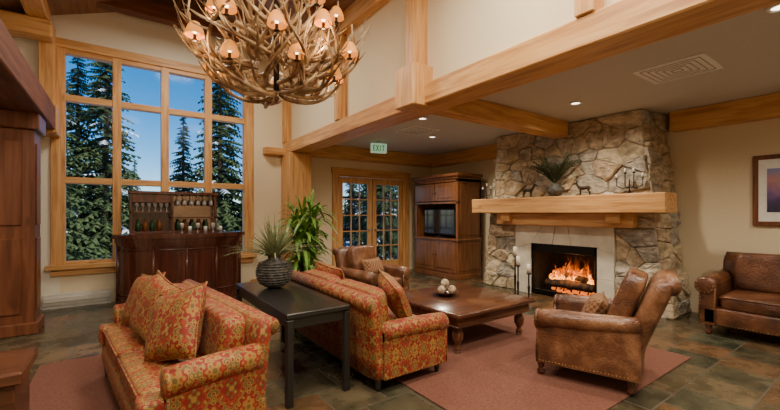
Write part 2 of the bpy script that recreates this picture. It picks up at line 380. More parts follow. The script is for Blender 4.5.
# window frame
m = MB()
xs = [-.75, -.04, .64, 1.335, 2.03]
y0, y1 = WY - .03, WY + .12
for i, x in enumerate(xs):
    w = .06
    m.bx(x - w if i else x - .02, x + w if i < 4 else x + .02, y0, y1, .65, 3.99, 0, .006)
m2 = MB()
for z in (.65, 1.96, 3.24, 3.97): m2.bx(-.75, 2.03, y0 + .01, y1 - .01, z - .05, z + .05, 0, .006)
win = bpy.data.objects.new('window_1', None); scene.collection.objects.link(win)
m.build('mullions', [honeyZ], parent=win); m2.build('transoms', [honeyX], parent=win)
m = MB(); m.bx(-.86, -.75, WY - .04, WY, .55, 4.1, 0, .006); m.bx(2.03, 2.14, WY - .04, WY, .55, 4.1, 0, .006); m.build('casing_sides', [honeyZ], parent=win)
m = MB(); m.bx(-.9, 2.18, WY - .05, WY, 3.99, 4.13, 0, .006); m.bx(-.92, 2.2, WY - .09, WY, .58, .65, 0, .006); m.bx(-.86, 2.14, WY - .04, WY, .48, .58, 0, .006); m.build('casing_head_sill', [honeyX], parent=win)
m = MB(); m.bx(-.7, 1.98, WY + .05, WY + .056, .68, 3.95); m.build('glass', [glass], parent=win)
# doors
door = bpy.data.objects.new('door_1', None); scene.collection.objects.link(door)
m = MB()
for xa in (4.06, 4.98):
    xb = xa + .90
    m.bx(xa, xa + .11, WY + .03, WY + .09, 0.01, 2.28, 0, .005); m.bx(xb - .11, xb, WY + .03, WY + .09, 0.01, 2.28, 0, .005)
    m.bx(xa, xb, WY + .032, WY + .088, 0.01, .28, 0, .005); m.bx(xa, xb, WY + .032, WY + .088, 2.14, 2.28, 0, .005)
    for k in (1, 2): m.bx(xa + .11 + k * .227 - .012, xa + .11 + k * .227 + .012, WY + .045, WY + .075, .28, 2.14, 0)
    for k in range(1, 5): m.bx(xa + .11, xb - .11, WY + .046, WY + .074, .28 + k * .372 - .012, .28 + k * .372 + .012, 0)
m.build('leaves', [honeyZ], parent=door)
m = MB(); m.bx(4.0, 4.06, WY, WY + .15, 0, 2.36, 0); m.bx(5.88, 5.94, WY, WY + .15, 0, 2.36, 0); m.bx(3.88, 4.0, WY - .04, WY, 0, 2.36, 0, .005); m.bx(5.94, 6.06, WY - .04, WY, 0, 2.36, 0, .005)
m.build('frame', [honeyZ], parent=door)
m = MB(); m.bx(3.85, 6.09, WY - .045, WY, 2.34, 2.48, 0, .005); m.bx(4.06, 5.88, WY, WY + .12, 2.29, 2.36); m.build('header', [honeyX], parent=door)
m = MB(); m.bx(4.1, 5.85, WY + .058, WY + .062, .2, 2.2); m.build('glass', [glass], parent=door)
m = MB()
for x in (4.88, 5.05):
    m.cyl((x, WY + .03, 1.05), (x, WY - .03, 1.05), .02, mi=0); m.tube([(x, WY - .03, 1.05), (x + (.1 if x > 5 else -.1), WY - .035, 1.05)], .01, 0)
m.build('handles', [steel], parent=door)
m = MB(); m.bx(-.95, -.12, WY - .09, WY - .001, .04, .22, 0, .01, 2); m.bx(-.93, -.14, WY - .11, WY - .08, .1, .17, 0, .004); m.bx(-.95, -.12, WY - .07, WY - .02, 0, .05, 0)
m.build('baseboard_heater', [heater])
# exit sign
m = MB(); m.bx(-.17, .17, -.03, .03, -.1, .1, 0, .008); m.cyl((0, 0, .1), (0, 0, .15), .012, mi=2); m.bx(-.06, .06, -.03, .03, .13, .15, 2)
def letter(segs, x):
    for a, b, c, d in segs: m.bx(x + a, x + b, -.036, -.029, c * 1.2, d * 1.2, 1)
letter([(0, .018, -.05, .05), (0, .05, .034, .05), (0, .045, -.008, .008), (0, .05, -.05, -.034)], -.13)
m.tube([(-.06, -.033, -.06), (-.01, -.033, .06)], .010, 1); m.tube([(-.06, -.033, .06), (-.01, -.033, -.06)], .010, 1)
letter([(0, .018, -.05, .05)], .015); letter([(0, .065, .034, .05), (.024, .042, -.05, .05)], .055)
m.build('exit_sign', [exitm, exitg, steel], (4.4, 6.6, 2.80), -.3)
def vent(x, y, w, d):
    m = MB(); m.bx(-w / 2, w / 2, -d / 2, d / 2, -.012, 0, 0, .003)
    for k in range(5):
        a = .82 - k * .17
        for sx, sy, ex, ey in ((-1, -1, 1, -1), (1, -1, 1, 1), (1, 1, -1, 1), (-1, 1, -1, -1)):
            m.tube([(sx * a * w / 2, sy * a * d / 2, -.012), (ex * a * w / 2, ey * a * d / 2, -.012)], .006, 1, 4)
    m.build('ceiling_vent', [white, greym], (x, y, CZ))
vent(4.75, 1.50, .62, .62); vent(4.4, 5.35, .6, .6)
def downlight(x, y, z=CZ):
    m = MB(); m.lathe([(.085, 0), (.085, -.012), (.06, -.016), (.058, -.004)], mi=0, n=24); m.lathe([(.055, -.003), (.055, -.006)], mi=1, n=24)
    m.build('recessed_downlight', [white, lampm], (x, y, z))
DL = ((5.05, 2.75), (5.0, 5.6), (5.4, -.2), (3.9, .6), (3.9, 4.6))  # only the first is a known fixture; the others are added to brighten the lounge
for p in DL: downlight(*p)

# ------------------------------------------------------------------ stone fireplace
TZ = CZ - .006
cy = lambda z, e: (2.03 + .33 * z / CZ) if e == 0 else (5.2 - .35 * z / CZ)
FF = 6.12
m = MB()
fireY0, fireY1, fz = 2.96, 4.13, .91
def prism(ya0, ya1, yb0, yb1, z0, z1, x0, x1, mi=0):
    V = [(x0, ya0, z0), (x1, ya0, z0), (x1, ya1, z0), (x0, ya1, z0), (x0, yb0, z1), (x1, yb0, z1), (x1, yb1, z1), (x0, yb1, z1)]
    m.add(V, [[0, 3, 2, 1], [4, 5, 6, 7], [0, 1, 5, 4], [1, 2, 6, 5], [2, 3, 7, 6], [3, 0, 4, 7]], mi, False)
XB = FX - .005
prism(cy(0, 0), fireY0, cy(fz, 0), fireY0, 0, fz, FF, XB); prism(fireY1, cy(0, 1), fireY1, cy(fz, 1), 0, fz, FF, XB)
prism(cy(fz, 0), cy(fz, 1), cy(TZ, 0), cy(TZ, 1), fz, TZ, FF, XB)
RS = random.Random(3)
def voronoi_cells(W, H, sx, sz):
    seeds = []; z = 0
    while z < H - .02:
        rh = min(H - z, sz * RS.uniform(.55, 1.4))
        if H - z - rh < .08: rh = H - z
        nx = max(1, round(W / (sx * RS.uniform(.65, 1.35) * (rh / sz) ** .3)))
        for i in range(nx):
            if RS.random() < .1 and nx > 2: continue
            seeds.append(((i + .5 + RS.uniform(-.36, .36)) * W / nx, z + rh * (.5 + RS.uniform(-.3, .3))))
        z += rh
    out = []; an = 2.6
    for k, s in enumerate(seeds):
        poly = [(0, 0), (W, 0), (W, H), (0, H)]
        for q, t in enumerate(seeds):
            if q == k: continue
            nx_, nz_ = t[0] - s[0], (t[1] - s[1]) * an
            c = (t[0] ** 2 - s[0] ** 2 + an * (t[1] ** 2 - s[1] ** 2)) / 2
            new = []
            for i in range(len(poly)):
                a, b = poly[i], poly[(i + 1) % len(poly)]
                da = nx_ * a[0] + nz_ * a[1] - c; db = nx_ * b[0] + nz_ * b[1] - c
                if da <= 0: new.append(a)
                if (da < 0) != (db < 0) and abs(da - db) > 1e-9:
                    f = da / (da - db); new.append((a[0] + (b[0] - a[0]) * f, a[1] + (b[1] - a[1]) * f))
            poly = new
            if len(poly) < 3: break
        if len(poly) >= 3: out.append(poly)
    return out
def stone(P, nrm, mi):
    P = [Vector(p) for p in P]; c = sum(P, Vector()) / len(P); nrm = Vector(nrm); depth = RS.uniform(.025, .075)
    ring = []
    for i in range(len(P)):
        a, b = P[i], P[(i + 1) % len(P)]
        if (b - a).length < .02: ring.append((a + b) / 2); continue
        for t in ((.15, .85) if (b - a).length < .12 else (.08, .35, .65, .92)):
            q = a.lerp(b, t); q = q + (c - q).normalized() * RS.uniform(.001, .008); ring.append(q)
    tilt = Vector((RS.uniform(-.15, .15), RS.uniform(-.15, .15), RS.uniform(-.15, .15)))
    hd = lambda q, k: nrm * (depth * k + (q - c).dot(tilt) * .6 * k)
    secs = [[q - nrm * .02 for q in ring], [q + hd(q, RS.uniform(.55, .8)) for q in ring]]
    secs.append([c + (q - c) * RS.uniform(.86, .94) + hd(q, RS.uniform(.85, 1.15)) for q in ring])
    secs.append([c + (q - c) * RS.uniform(.42, .6) + hd(q, 1.05 * RS.uniform(.8, 1.2)) for q in ring])
    m.loft(secs, mi, sm=False)
def face(f, W, H, nrm, sx=.36, sz=.22):
    for poly in voronoi_cells(W, H, sx, sz):
        stone([f(u, v) for u, v in poly], nrm, RS.randrange(1, 7))
H2 = TZ - 1.23
face(lambda u, v: (FF, cy(v + 1.23, 1) + (cy(v + 1.23, 0) - cy(v + 1.23, 1)) * u / 3.0, v + 1.23), 3.0, H2, (-1, 0, 0))
face(lambda u, v: (FF, cy(v, 1) + (4.46 - cy(v, 1)) * u / .75, v), .75, 1.23, (-1, 0, 0))
face(lambda u, v: (FF, 2.71 + (cy(v, 0) - 2.71) * u / .75, v), .75, 1.23, (-1, 0, 0))
face(lambda u, v: (FF - .04 + u, cy(v, 0), v), FX - .02 - FF + .04, TZ, (0, -1, 0))
face(lambda u, v: (FX - .02 - u, cy(v, 1), v), FX - .02 - FF + .04, TZ, (0, 1, 0))
def slab(P):
    m.loft([[Vector((FF + .01, y, z)) for y, z in P], [Vector((FF - .055, y, z)) for y, z in P], [Vector((FF - .06, y + (3.55 - y) * .01, z - .004)) for y, z in P]], 7, sm=False)
g = .006
slab([(4.46, 0), (4.13 + g, 0), (4.13 + g, .42), (4.46, .42)]); slab([(4.46, .43), (4.13 + g, .43), (4.13 + g, .9), (4.46, .80)])
slab([(2.96 - g, 0), (2.71, 0), (2.71, .42), (2.96 - g, .42)]); slab([(2.96 - g, .43), (2.71, .43), (2.71, .80), (2.96 - g, .9)])
slab([(4.46, .81), (4.13, .915), (3.9, 1.23), (4.46, 1.23)]); slab([(4.12, .915), (3.72, .915), (3.66, 1.23), (3.89, 1.23)])
slab([(3.71, .915), (3.38, .915), (3.44, 1.23), (3.65, 1.23)]); slab([(3.37, .915), (2.97, .915), (3.2, 1.23), (3.43, 1.23)])
slab([(2.96, .915), (2.71, .81), (2.71, 1.23), (3.19, 1.23)])
fp = bpy.data.objects.new('stone_fireplace', None); scene.collection.objects.link(fp)
m.build('masonry', [mortar] + stones + [surm], parent=fp)
m = MB()
m.bx(FX - .1, FX - .02, fireY0, fireY1, 0, fz, 0); m.bx(FF, FX - .1, fireY0, fireY0 + .02, 0, fz, 0); m.bx(FF, FX - .1, fireY1 - .02, fireY1, 0, fz, 0)
m.bx(FF, FX - .1, fireY0, fireY1, fz - .02, fz, 0); m.bx(FF, FX - .1, fireY0, fireY1, 0, .04, 0)
for a in ((fireY0, fireY0 + .05, .02, fz), (fireY1 - .05, fireY1, .02, fz), (fireY0, fireY1, fz - .14, fz), (fireY0, fireY1, .02, .1)):
    m.bx(FF - .04, FF - .01, a[0], a[1], a[2], a[3], 1, .004)
for k in range(9): m.bx(FF - .046, FF - .038, fireY0 + .1, fireY1 - .1, .03 + k * .007, .033 + k * .007, 1)
for k in range(6):
    y = 3.2 + k * .14; m.tube([(6.25, y, .1), (6.28, y, .16), (6.6, y, .16), (6.65, y, .22)], .012, 1)
m.tube([(6.3, 3.15, .15), (6.3, 3.95, .15)], .012, 1)
m.tube([(6.30, 3.12, .22), (6.32, 3.5, .225), (6.30, 3.97, .21)], [.06, .07, .06], 2, 10)
m.tube([(6.52, 3.12, .24), (6.5, 3.6, .25), (6.53, 3.98, .23)], [.065, .075, .06], 2, 10)
m.tube([(6.30, 3.25, .33), (6.44, 3.7, .36), (6.40, 3.92, .32)], [.05, .055, .05], 2, 10)
re_ = random.Random(4)
for k in range(40): m.puff((re_.uniform(6.28, 6.55), re_.uniform(3.2, 3.9), .06 + re_.uniform(0, .05)), (.06, .07, .045), 3, .8, nu=7, nv=5)
m.build('firebox', [sootm, iron, logm, ember], parent=fp)
m = MB(); RF = random.Random(5)
for k in range(34):
    y = min(3.86, max(3.18, RF.gauss(3.50, .17))); x = RF.uniform(6.30, 6.5); h = RF.uniform(.18, .56) * (1 - abs(y - 3.5) * 1.4); ph = RF.random() * 6
    z0 = .22 + RF.uniform(-.02, .10); am = RF.uniform(.03, .10)
    ts = [i / 10 for i in range(11)]
    P = [(x + .04 * math.sin(ph + t * 4), y + am * math.sin(ph + t * 5) * (t + .2), z0 + h * t) for t in ts]
    rr = [.044 * (math.sin(pi * min(1, (t * .75 + .25))) ** 1.1) * (1.05 - t * .8) * (1 + .25 * math.sin(ph * 3 + t * 9)) + .003 for t in ts]
    m.tube(P, rr, 0, 8, flat=.7)
fo = m.build('flames', [flame], parent=fp)
r_ = fo.modifiers.new('remesh', 'REMESH'); r_.mode = 'VOXEL'; r_.voxel_size = .009; r_.use_smooth_shade = True
m = MB(); m.bx(5.72, FF - .005, 1.93, 5.24, 1.45, 1.72, 0, .012); m.bx(5.88, FF - .005, 2.38, 4.76, 1.235, 1.45, 0, .012)
for y in (2.62, 4.5): m.bx(5.8, FF - .005, y - .1, y + .1, 1.3, 1.45, 0, .01)
m.build('mantel', [honeyY], parent=fp)

# ------------------------------------------------------------------ seating
def seating(name, W, D, mats, loc, rz, arm, back_h, ncush=1, seat_z=.42, pillows=(), leg_h=.1, lean=.16, nails=False, top_roll=.06, armw=.15, turned=False, tcush=0, backt=.085):
    m = MB(); H = leg_h
    for sx in (-1, 1):
        for sy in (-1, 1):
            x = sx * (W / 2 - .09); y = sy * (D / 2 - .09)
            if turned: m.lathe([(.015, 0), (.03, .01), (.034, .03), (.02, .05), (.035, H - .02), (.04, H + .03)], (x, y, 0), 1, 12)
            else: m.lathe([(.018, 0), (.022, .02), (.036, H + .02)], (x, y, 0), 1, 10)
    m.box((0, 0, (H + seat_z - .13) / 2 + .0), (W - .06, D - .1, seat_z - .13 - H), 0, .03, 3)
    iw = W - 2 * armw - .02; cw = iw / ncush
    for k in range(ncush):
        m.puff((-iw / 2 + cw * (k + .5), .07, seat_z - .055), (cw - .006, D - .24, .17), 0, .22, crown=.18)
        x0_, x1_ = -iw / 2 + cw * k + .02, -iw / 2 + cw * (k + 1) - .02
        m.tube([(x0_, D / 2 - .052, seat_z - .0), (x1_, D / 2 - .052, seat_z - .0)], .007, 0, 6)
    for sx in (-1, 1):
        x = sx * (W / 2 - armw / 2)
        if tcush: m.puff((x - sx * .03, D / 2 - .11, seat_z - .055), (armw, .17, .165), 0, .3)
        secs = []
        for (y, z, r) in arm:
            hw = armw / 2 - .01
            secs.append([Vector((x - hw, y, H)), Vector((x + hw, y, H)), Vector((x + hw, y, (H + z) / 2)), Vector((x + hw, y, z)), Vector((x, y, z + .01)), Vector((x - hw, y, z)), Vector((x - hw, y, (H + z) / 2))])
        m.loft(secs, 0, sm=False)
        pts = [Vector((x + sx * .02, y, z)) for y, z, r in arm]; rr = [r for *_, r in arm]
        m.tube(pts, rr, 0, 18, flat=1)
        y, z, r = arm[-1]
        m.lathe([(r * 1.0, 0), (r * 1.03, .012), (r * .9, .024), (r * .3, .03), (.001, .032)], (0, 0, 0), 0, 18, M=T(x + sx * .02, y - .004, z, -pi / 2, 0, 0))
        for q in (-1, 1): m.tube([(x + q * (armw / 2 - .012), y + .004, H), (x + q * (armw / 2 - .012), y + .004, z)], .009, 0, 6)
        if nails:
            for k in range(12):
                w = 2 * pi * k / 12; m.puff((x + sx * .02 + math.cos(w) * r * .82, y + .025, z + math.sin(w) * r * .82), (.014, .008, .014), 2, 1, nu=6, nv=4)
            for k in range(9):
                zz = H + .02 + k * (z - r - H - .02) / 8
                for q in (-1, 1): m.puff((x + q * (armw / 2 - .02), y + .008, zz), (.013, .008, .013), 2, 1, nu=6, nv=4)
    if nails:
        n = int((W - .3) / .03)
        for k in range(n): m.puff((-W / 2 + .16 + k * (W - .32) / (n - 1), D / 2 - .045, H + .02), (.013, .01, .013), 2, 1, nu=6, nv=4)
        for sx in (-1, 1):
            n = 26
            for k in range(n): m.puff((sx * (W / 2 - .008), -D / 2 + .1 + k * (D - .2) / (n - 1), H + .02), (.008, .013, .013), 2, 1, nu=6, nv=4)
    def sec(z, cyy, hw, ht, n=24):
        out = []
        for k in range(n):
            w = 2 * pi * k / n; c, s_ = math.cos(w), math.sin(w)
            out.append(Vector((math.copysign(abs(c) ** .28, c) * hw, cyy + math.copysign(abs(s_) ** .5, s_) * ht, z)))
        return out
    zs = [H, .25, .4, .55, back_h - .18, back_h - .1, back_h - .04, back_h - .01, back_h]
    secs = []
    for i, z in enumerate(zs):
        t = max(0, z - .3) / (back_h - .3)
        cyy = -D / 2 + .1 - lean * t
        hw = W / 2 - .035 - (0 if i < 6 else (.01, .03, .07)[i - 6]); ht = backt - (0 if i < 6 else (.01, .03, .06)[i - 6])
        secs.append(sec(z, cyy, hw, ht))
    m.loft(secs, 0)
    m.tube([(-W / 2 + .06, -D / 2 + .07 - lean, back_h - .055), (0, -D / 2 + .07 - lean, back_h - .05), (W / 2 - .06, -D / 2 + .07 - lean, back_h - .055)], top_roll, 0, 16)
    for k in range(ncush):
        hh = back_h - seat_z
        M = T(-iw / 2 + cw * (k + .5), -D / 2 + .22 - lean * .35, seat_z + .02 + hh / 2, math.atan2(lean, back_h - .3), 0, 0)
        m.puff((0, 0, 0), (cw - .01, .17, hh), 0, .3, M=M, crown=0)
    for (px, py, pz, w, h, rx, ry, rzz, mi) in pillows:
        M = T(px, py, pz, rx, 0, rzz) @ T(0, 0, 0, 0, ry, 0)
        m.pillow(w, h, .17, mi, M=M)
        P = []
        for i in range(33):
            t = i / 32 * 4; s_ = int(t) % 4; f = t - int(t)
            u, v = ((-1 + 2 * f, -1), (1, -1 + 2 * f), (1 - 2 * f, 1), (-1, 1 - 2 * f))[s_]
            pin = 1 - .10 * (1 - u * u) * (v * v); pin2 = 1 - .10 * (1 - v * v) * (u * u)
            P.append(M @ Vector((u * w / 2 * pin2, 0, v * h / 2 * pin)))
        m.tube(P, .008, mi, 6)
    return m.build(name, mats, loc, rz)

GZ = .0125
sofa_arm = lambda D, z, f: [(-D / 2 + .1, z + .01, .08), (-.1, z + .01, .08), (D / 2 - f - .1, z, .08), (D / 2 - f, z - .01, .083)]
seating('patterned_loveseat', 2.0, .76, [fabric, blackw, brass, fabric], (.31, 3.30, GZ), pi / 2 + .12, sofa_arm(.76, .54, .16), .77, 2, .43, lean=.05,
        pillows=[(.62, .07, .69, .46, .46, .38, .14, .15, 3), (.12, .07, .70, .48, .48, .36, -.22, .25, 3), (-.42, .06, .70, .48, .48, .38, .28, .32, 3)], armw=.16, tcush=1, backt=.07)
seating('patterned_loveseat', 1.95, .82, [fabric, blackw, brass, fabric], (2.03, 3.46, GZ), -pi / 2, sofa_arm(.82, .46, .05), .76, 2, .41, lean=.06,
        pillows=[(-.68, .05, .64, .45, .42, .5, .2, .25, 3), (.62, .04, .66, .44, .42, .45, .3, -.35, 3)], armw=.17)
ca = lambda D: [(-D / 2 + .02, .56, .066), (-D / 2 + .18, .545, .07), (-.05, .53, .076), (D / 2 - .2, .52, .082), (D / 2 - .08, .50, .088)]
seating('leather_armchair', .84, .86, [leather2, mahog, brass, kil], (3.50, 1.78, GZ), .33, ca(.86), .93, 1, .42, lean=.24, nails=True, leg_h=.13,
        pillows=[(-.02, -.05, .57, .40, .28, .5, 0, .1, 3)], turned=True)
seating('leather_armchair', .86, .84, [leather2, mahog, brass, kil], (3.2, 4.92, GZ), pi + .25, ca(.84), .89, 1, .42, lean=.14, nails=True, leg_h=.13,
        pillows=[(.0, -.03, .60, .44, .28, .45, 0, .1, 3)], turned=True)
la = lambda D: [(-D / 2 + .06, .63, .08), (-.1, .62, .085), (D / 2 - .16, .60, .09), (D / 2 - .05, .58, .10)]
seating('leather_sofa', 1.95, .92, [leather, mahog, brass, kil], (6.14, .62, 0), pi / 2, la(.92), .92, 2, .46, lean=.10, nails=True, leg_h=.12, turned=True, top_roll=.07, armw=.17)

# ------------------------------------------------------------------ tables
m = MB(); a, b, c, d, h = 1.0, 1.54, 2.72, 4.25, .70
m.bx(a, b, c, d, h - .04, h, 0, .006); m.bx(a + .02, b - .02, c + .02, d - .02, h - .12, h - .04, 0, .004)
for x in (a + .03, b - .03):
    for y in (c + .03, d - .03): m.bx(x - .026, x + .026, y - .026, y + .026, 0, h - .05, 0, .004)
m.build('console_table', [blackw])
m = MB(); x0, x1, y0, y1, h = 2.7, 4.0, 2.65, 3.9, .43
m.bx(x0, x1, y0, y1, h - .045, h, 0, .014, 2); m.bx(x0 + .06, x1 - .06, y0 + .06, y1 - .06, h - .14, h - .045, 0, .006); m.bx(x0 + .045, x1 - .045, y0 + .045, y1 - .045, h - .155, h - .135, 0, .006)
for x in (x0 + .14, x1 - .14):
    for y in (y0 + .14, y1 - .14):
        m.lathe([(.02, .0), (.035, .02), (.04, .05), (.022, .075), (.03, .09), (.055, .14), (.06, .2), (.035, .24), (.055, .27), (.055, .3)], (x, y, 0), 0, 16)
        m.lathe([(.028, .0), (.038, .012), (.03, .04)], (x, y, 0), 1, 16)
m.build('coffee_table', [tablew, steel], (0, 0, GZ))
m = MB()
m.lathe([(.05, 0), (.09, .012), (.16, .05), (.165, .055), (.15, .05), (.08, .022), (.001, .018)], mi=0, n=24)
for i, (x, y, z) in enumerate([(-.07, 0, .075), (.04, .06, .075), (.05, -.06, .075), (-.01, 0, .15)]): m.puff((x, y, z), (.105, .105, .105), 1, 1)
ballm = noise_mat('rattan_ball', (.22, .12, .055), (.62, .50, .36), 25, .7, .5, .01)
m.build('decorative_bowl', [tablew, ballm], (3.25, 3.4, .43 + GZ))
m = MB(); m.bx(-1.25, -.36, 2.36, 2.78, .66, .72, 0, .01); m.bx(-1.22, -.39, 2.39, 2.75, .1, .66, 0, .005); m.bx(-1.25, -.36, 2.36, 2.78, 0, .1, 0, .008)
for z0, z1 in ((.16, .36), (.4, .6)): m.bx(-1.15, -.46, 2.378, 2.39, z0, z1, 0, .006)
m.build('side_cabinet', [tablew], (0, 0, GZ))
def rug(name, x0, x1, y0, y1):
    m = MB(); m.bx(x0, x1, y0, y1, .0, .0115, 0, .003); m.bx(x0 + .1, x1 - .1, y0 + .1, y1 - .1, .0, .012, 1)
    m.build(name, [rugm, rugm])
rug('area_rug', 1.95, 4.65, 1.35, 4.15); rug('area_rug', -.62, .9, 1.0, 4.85)

# ------------------------------------------------------------------ TV cabinet
m = MB(); X0, X1, Y0, Y1 = 5.92, 6.66, 5.82, 7.26
m.bx(X0 - .02, X1, Y0 - .02, Y1 + .02, 0, .1, 0, .008); m.bx(X0, X1, Y0, Y1, .1, .84, 0, .005); m.bx(X0 - .03, X1, Y0 - .03, Y1 + .03, .84, .88, 0, .01)
m.bx(X0, X1, Y0, Y0 + .06, .88, 2.2, 0, .004); m.bx(X0, X1, Y1 - .06, Y1, .88, 2.2, 0, .004); m.bx(X1 - .04, X1, Y0, Y1, .88, 2.2, 0)
m.bx(X0, X1, Y0, Y1, 1.66, 1.70, 0); m.bx(X0, X1, Y0, Y1, 2.14, 2.2, 0)
m.bx(X0 - .03, X1, Y0 - .03, Y1 + .03, 2.2, 2.25, 0, .01); m.bx(X0 - .07, X1, Y0 - .07, Y1 + .07, 2.25, 2.32, 0, .015, 2)
ym = (Y0 + Y1) / 2
for ya, yb in ((Y0 + .05, ym - .01), (ym + .01, Y1 - .05)):
    m.bx(X0 - .015, X0, ya, yb, .14, .8, 0, .004); m.bx(X0 - .028, X0 - .01, ya + .08, yb - .08, .22, .72, 0, .01)
    m.bx(X0 - .015, X0, ya, yb, 1.72, 2.12, 0, .004); m.bx(X0 - .026, X0 - .01, ya + .07, yb - .07, 1.78, 2.06, 0, .01)
for z in (.5, 1.9):
    for y in (ym - .05, ym + .05): m.puff((X0 - .03, y, z), (.03, .03, .03), 1, 1, nu=8, nv=6)
for z0, z1 in ((.18, .78), (.96, 2.1)): m.bx(X0 + .08, X1 - .08, Y0 - .012, Y0, z0, z1, 0, .006)
m.build('tv_cabinet', [cabw, bronze])
m = MB(); m.bx(X0 + .12, X0 + .2, Y0 + .2, Y1 - .2, .95, 1.55, 0, .01); m.bx(X0 + .113, X0 + .121, Y0 + .23, Y1 - .23, .98, 1.52, 1); m.bx(X0 + .08, X0 + .3, ym - .2, ym + .2, .882, .9, 0, .004); m.bx(X0 + .14, X0 + .18, ym - .05, ym + .05, .9, .96, 0)
m.build('television', [blk, screen])

# ------------------------------------------------------------------ bar
m = MB()
def arcpts(off, n=24):
    P = []
    for i in range(n + 1):
        t = i / n; x = -.03 - off + (1.78 + 2 * off) * t
        u = 2 * t - 1; y = 7.12 - off - .36 * (1 - abs(u) ** 2.6) ** .8 if abs(u) < 1 else 7.12 - off
        P.append((x, y))
    return P
def barlayer(off, z0, z1, mi=0):
    P = arcpts(off) + [(1.75 + off, 7.36), (-.03 - off, 7.36)]
    m.loft([[Vector((x, y, z0)) for x, y in P], [Vector((x, y, z1)) for x, y in P]], mi, sm=False)
barlayer(.03, 0, .12); barlayer(0, .12, .98); barlayer(.025, .94, .99); barlayer(.07, 1.06, 1.12); barlayer(.04, .99, 1.06)
A = arcpts(.0)
for i in range(0, 25, 6):
    x, y = A[i]; m.cyl((x, y, .12), (x, y, .94), .022, mi=0, n=10)
for z in (.2, .88): m.tube([(x, y - .003, z) for x, y in A], .014, 0, 6)
m.build('curved_bar_counter', [mahog])
m = MB()
bx0, bx1, by0, by1 = .12, 1.42, 7.38, 7.6
m.bx(bx0, bx1, by0, by1, 0, 1.15, 0, .004)
for x in (bx0, .70, bx1 - .04): m.bx(x, x + .04, by0, by1, 1.15, 1.78, 0, .004)
m.bx(bx0, bx1, by1 - .02, by1, 1.15, 1.78, 0); m.bx(bx0 - .02, bx1 + .02, by0 - .02, by1, 1.76, 1.81, 0, .008)
m.bx(.12, .74, by0, by1, 1.45, 1.475, 0); m.bx(.16, .70, by0, by0 + .02, 1.62, 1.76, 0, .004); m.bx(.70, bx1, by0, by1, 1.36, 1.38, 0)
m.bx(.75, bx1 - .045, by1 - .028, by1 - .02, 1.16, 1.75, 1)
m.build('back_bar_shelf', [mahog, mirror])
gp = [(.028, 0), (.005, .008), (.005, .06), (.03, .09), (.034, .13), (.028, .16)]
gpi = [(r * 1.1, 1.757 - z * 1.1) for r, z in gp]
m = MB()
for k in range(6): m.lathe(gpi, (.81 + k * .105, 7.46, 0), 0, 10)
m.build('hanging_stemware', [clear])
m = MB()
for k in range(6): m.lathe(gp, (.22 + k * .085, 7.44, 1.477), 0, 10)
m.build('wine_glasses', [clear])
m = MB()
for k in range(6): m.lathe([(.03, 0), (.034, .10), (.032, .10), (.028, .01)] if k % 2 else gp, (.85 + k * .12, 7.24, 1.121), 0, 10)
m.build('wine_glasses', [clear])
m = MB()
bp = [(.034, 0), (.034, .12), (.014, .15), (.013, .19), (.001, .195)]
for k, x in enumerate((.24, .34, .44, .54, .82, .93, 1.04, 1.15, 1.26)): m.lathe(bp, (x, 7.46, 1.152), k % 2, 12)
m.build('liquor_bottles', [plain('green_bottle', (.02, .08, .03), .1), plain('brown_bottle', (.20, .07, .015), .1)])

# ------------------------------------------------------------------ plants, vases, decor
def ribbon(m, P, W, mi=0, up=(0, 0, 1)):
    V = []; F = []
    for i, p in enumerate(P):
        p = Vector(p); t = (Vector(P[min(i + 1, len(P) - 1)]) - Vector(P[max(0, i - 1)])).normalized()
        s_ = t.cross(Vector(up)); s_ = s_.normalized() if s_.length > 1e-3 else Vector((1, 0, 0))
        V += [p - s_ * W[i] / 2, p + Vector((0, 0, -W[i] * .15)), p + s_ * W[i] / 2]
    for i in range(len(P) - 1):
        a = i * 3; F += [[a, a + 1, a + 4, a + 3], [a + 1, a + 2, a + 5, a + 4]]
    m.add(V, F, mi, True)
def spray(m, c, n, ln, width, mi, rnd, spread=1.0, droop=1.0, lift=1.0):
    for k in range(n):
        a = rnd.random() * 2 * pi; l = ln * rnd.uniform(.6, 1.1); s_ = spread * rnd.uniform(.15, 1)
        P = []; W = []
        for i in range(8):
            t = i / 7
            P.append((c[0] + math.cos(a) * l * s_ * t, c[1] + math.sin(a) * l * s_ * t, c[2] + l * lift * (t * (1.25 - .5 * s_) - droop * s_ * .75 * t * t)))
            W.append(width * (.35 + 1.3 * t) * (1 - t) ** .6 * 1.3 + .001)
        ribbon(m, P, W, mi)
m = MB(); rp = random.Random(11)
m.lathe([(.06, 0), (.12, .03), (.165, .10), (.175, .16), (.155, .22), (.10, .27), (.06, .29), (.065, .31), (.05, .31), (.045, .28)], mi=0, n=28)
for k in range(9):
    z = .05 + k * .025; rr = .172 * math.sin(math.acos(max(-1, min(1, (z - .155) / .17)))) + .006 if abs(z - .155) < .17 else .1
    m.tube([(math.cos(w) * rr, math.sin(w) * rr, z) for w in [2 * pi * i / 24 for i in range(25)]], .006, 0, 5)
spray(m, (0, 0, .28), 360, .42, .010, 1, rp, 1.15, .65)
m.build('vase_with_dried_grass', [vasem, grassm], (1.27, 3.80, .702))
m = MB(); m.lathe([(.13, 0), (.16, .03), (.2, .4), (.22, .42), (.2, .43), (.18, .40), (.001, .39)], mi=0, n=24)
for k in range(9):
    a = k * .7; x, y = .06 * math.cos(a), .06 * math.sin(a); hh = rp.uniform(.55, 1.12)
    m.tube([(x, y, .38), (x * 1.6, y * 1.6, .38 + hh * .5), (x * 3, y * 3, .38 + hh)], [.014, .012, .008], 1, 6)
    for j in range(7):
        t = .15 + .85 * j / 6; z = .38 + hh * t
        spray(m, (x * (1 + 2 * t), y * (1 + 2 * t), z), 8, .46, .06, 1, rp, 1.2, 1.3)
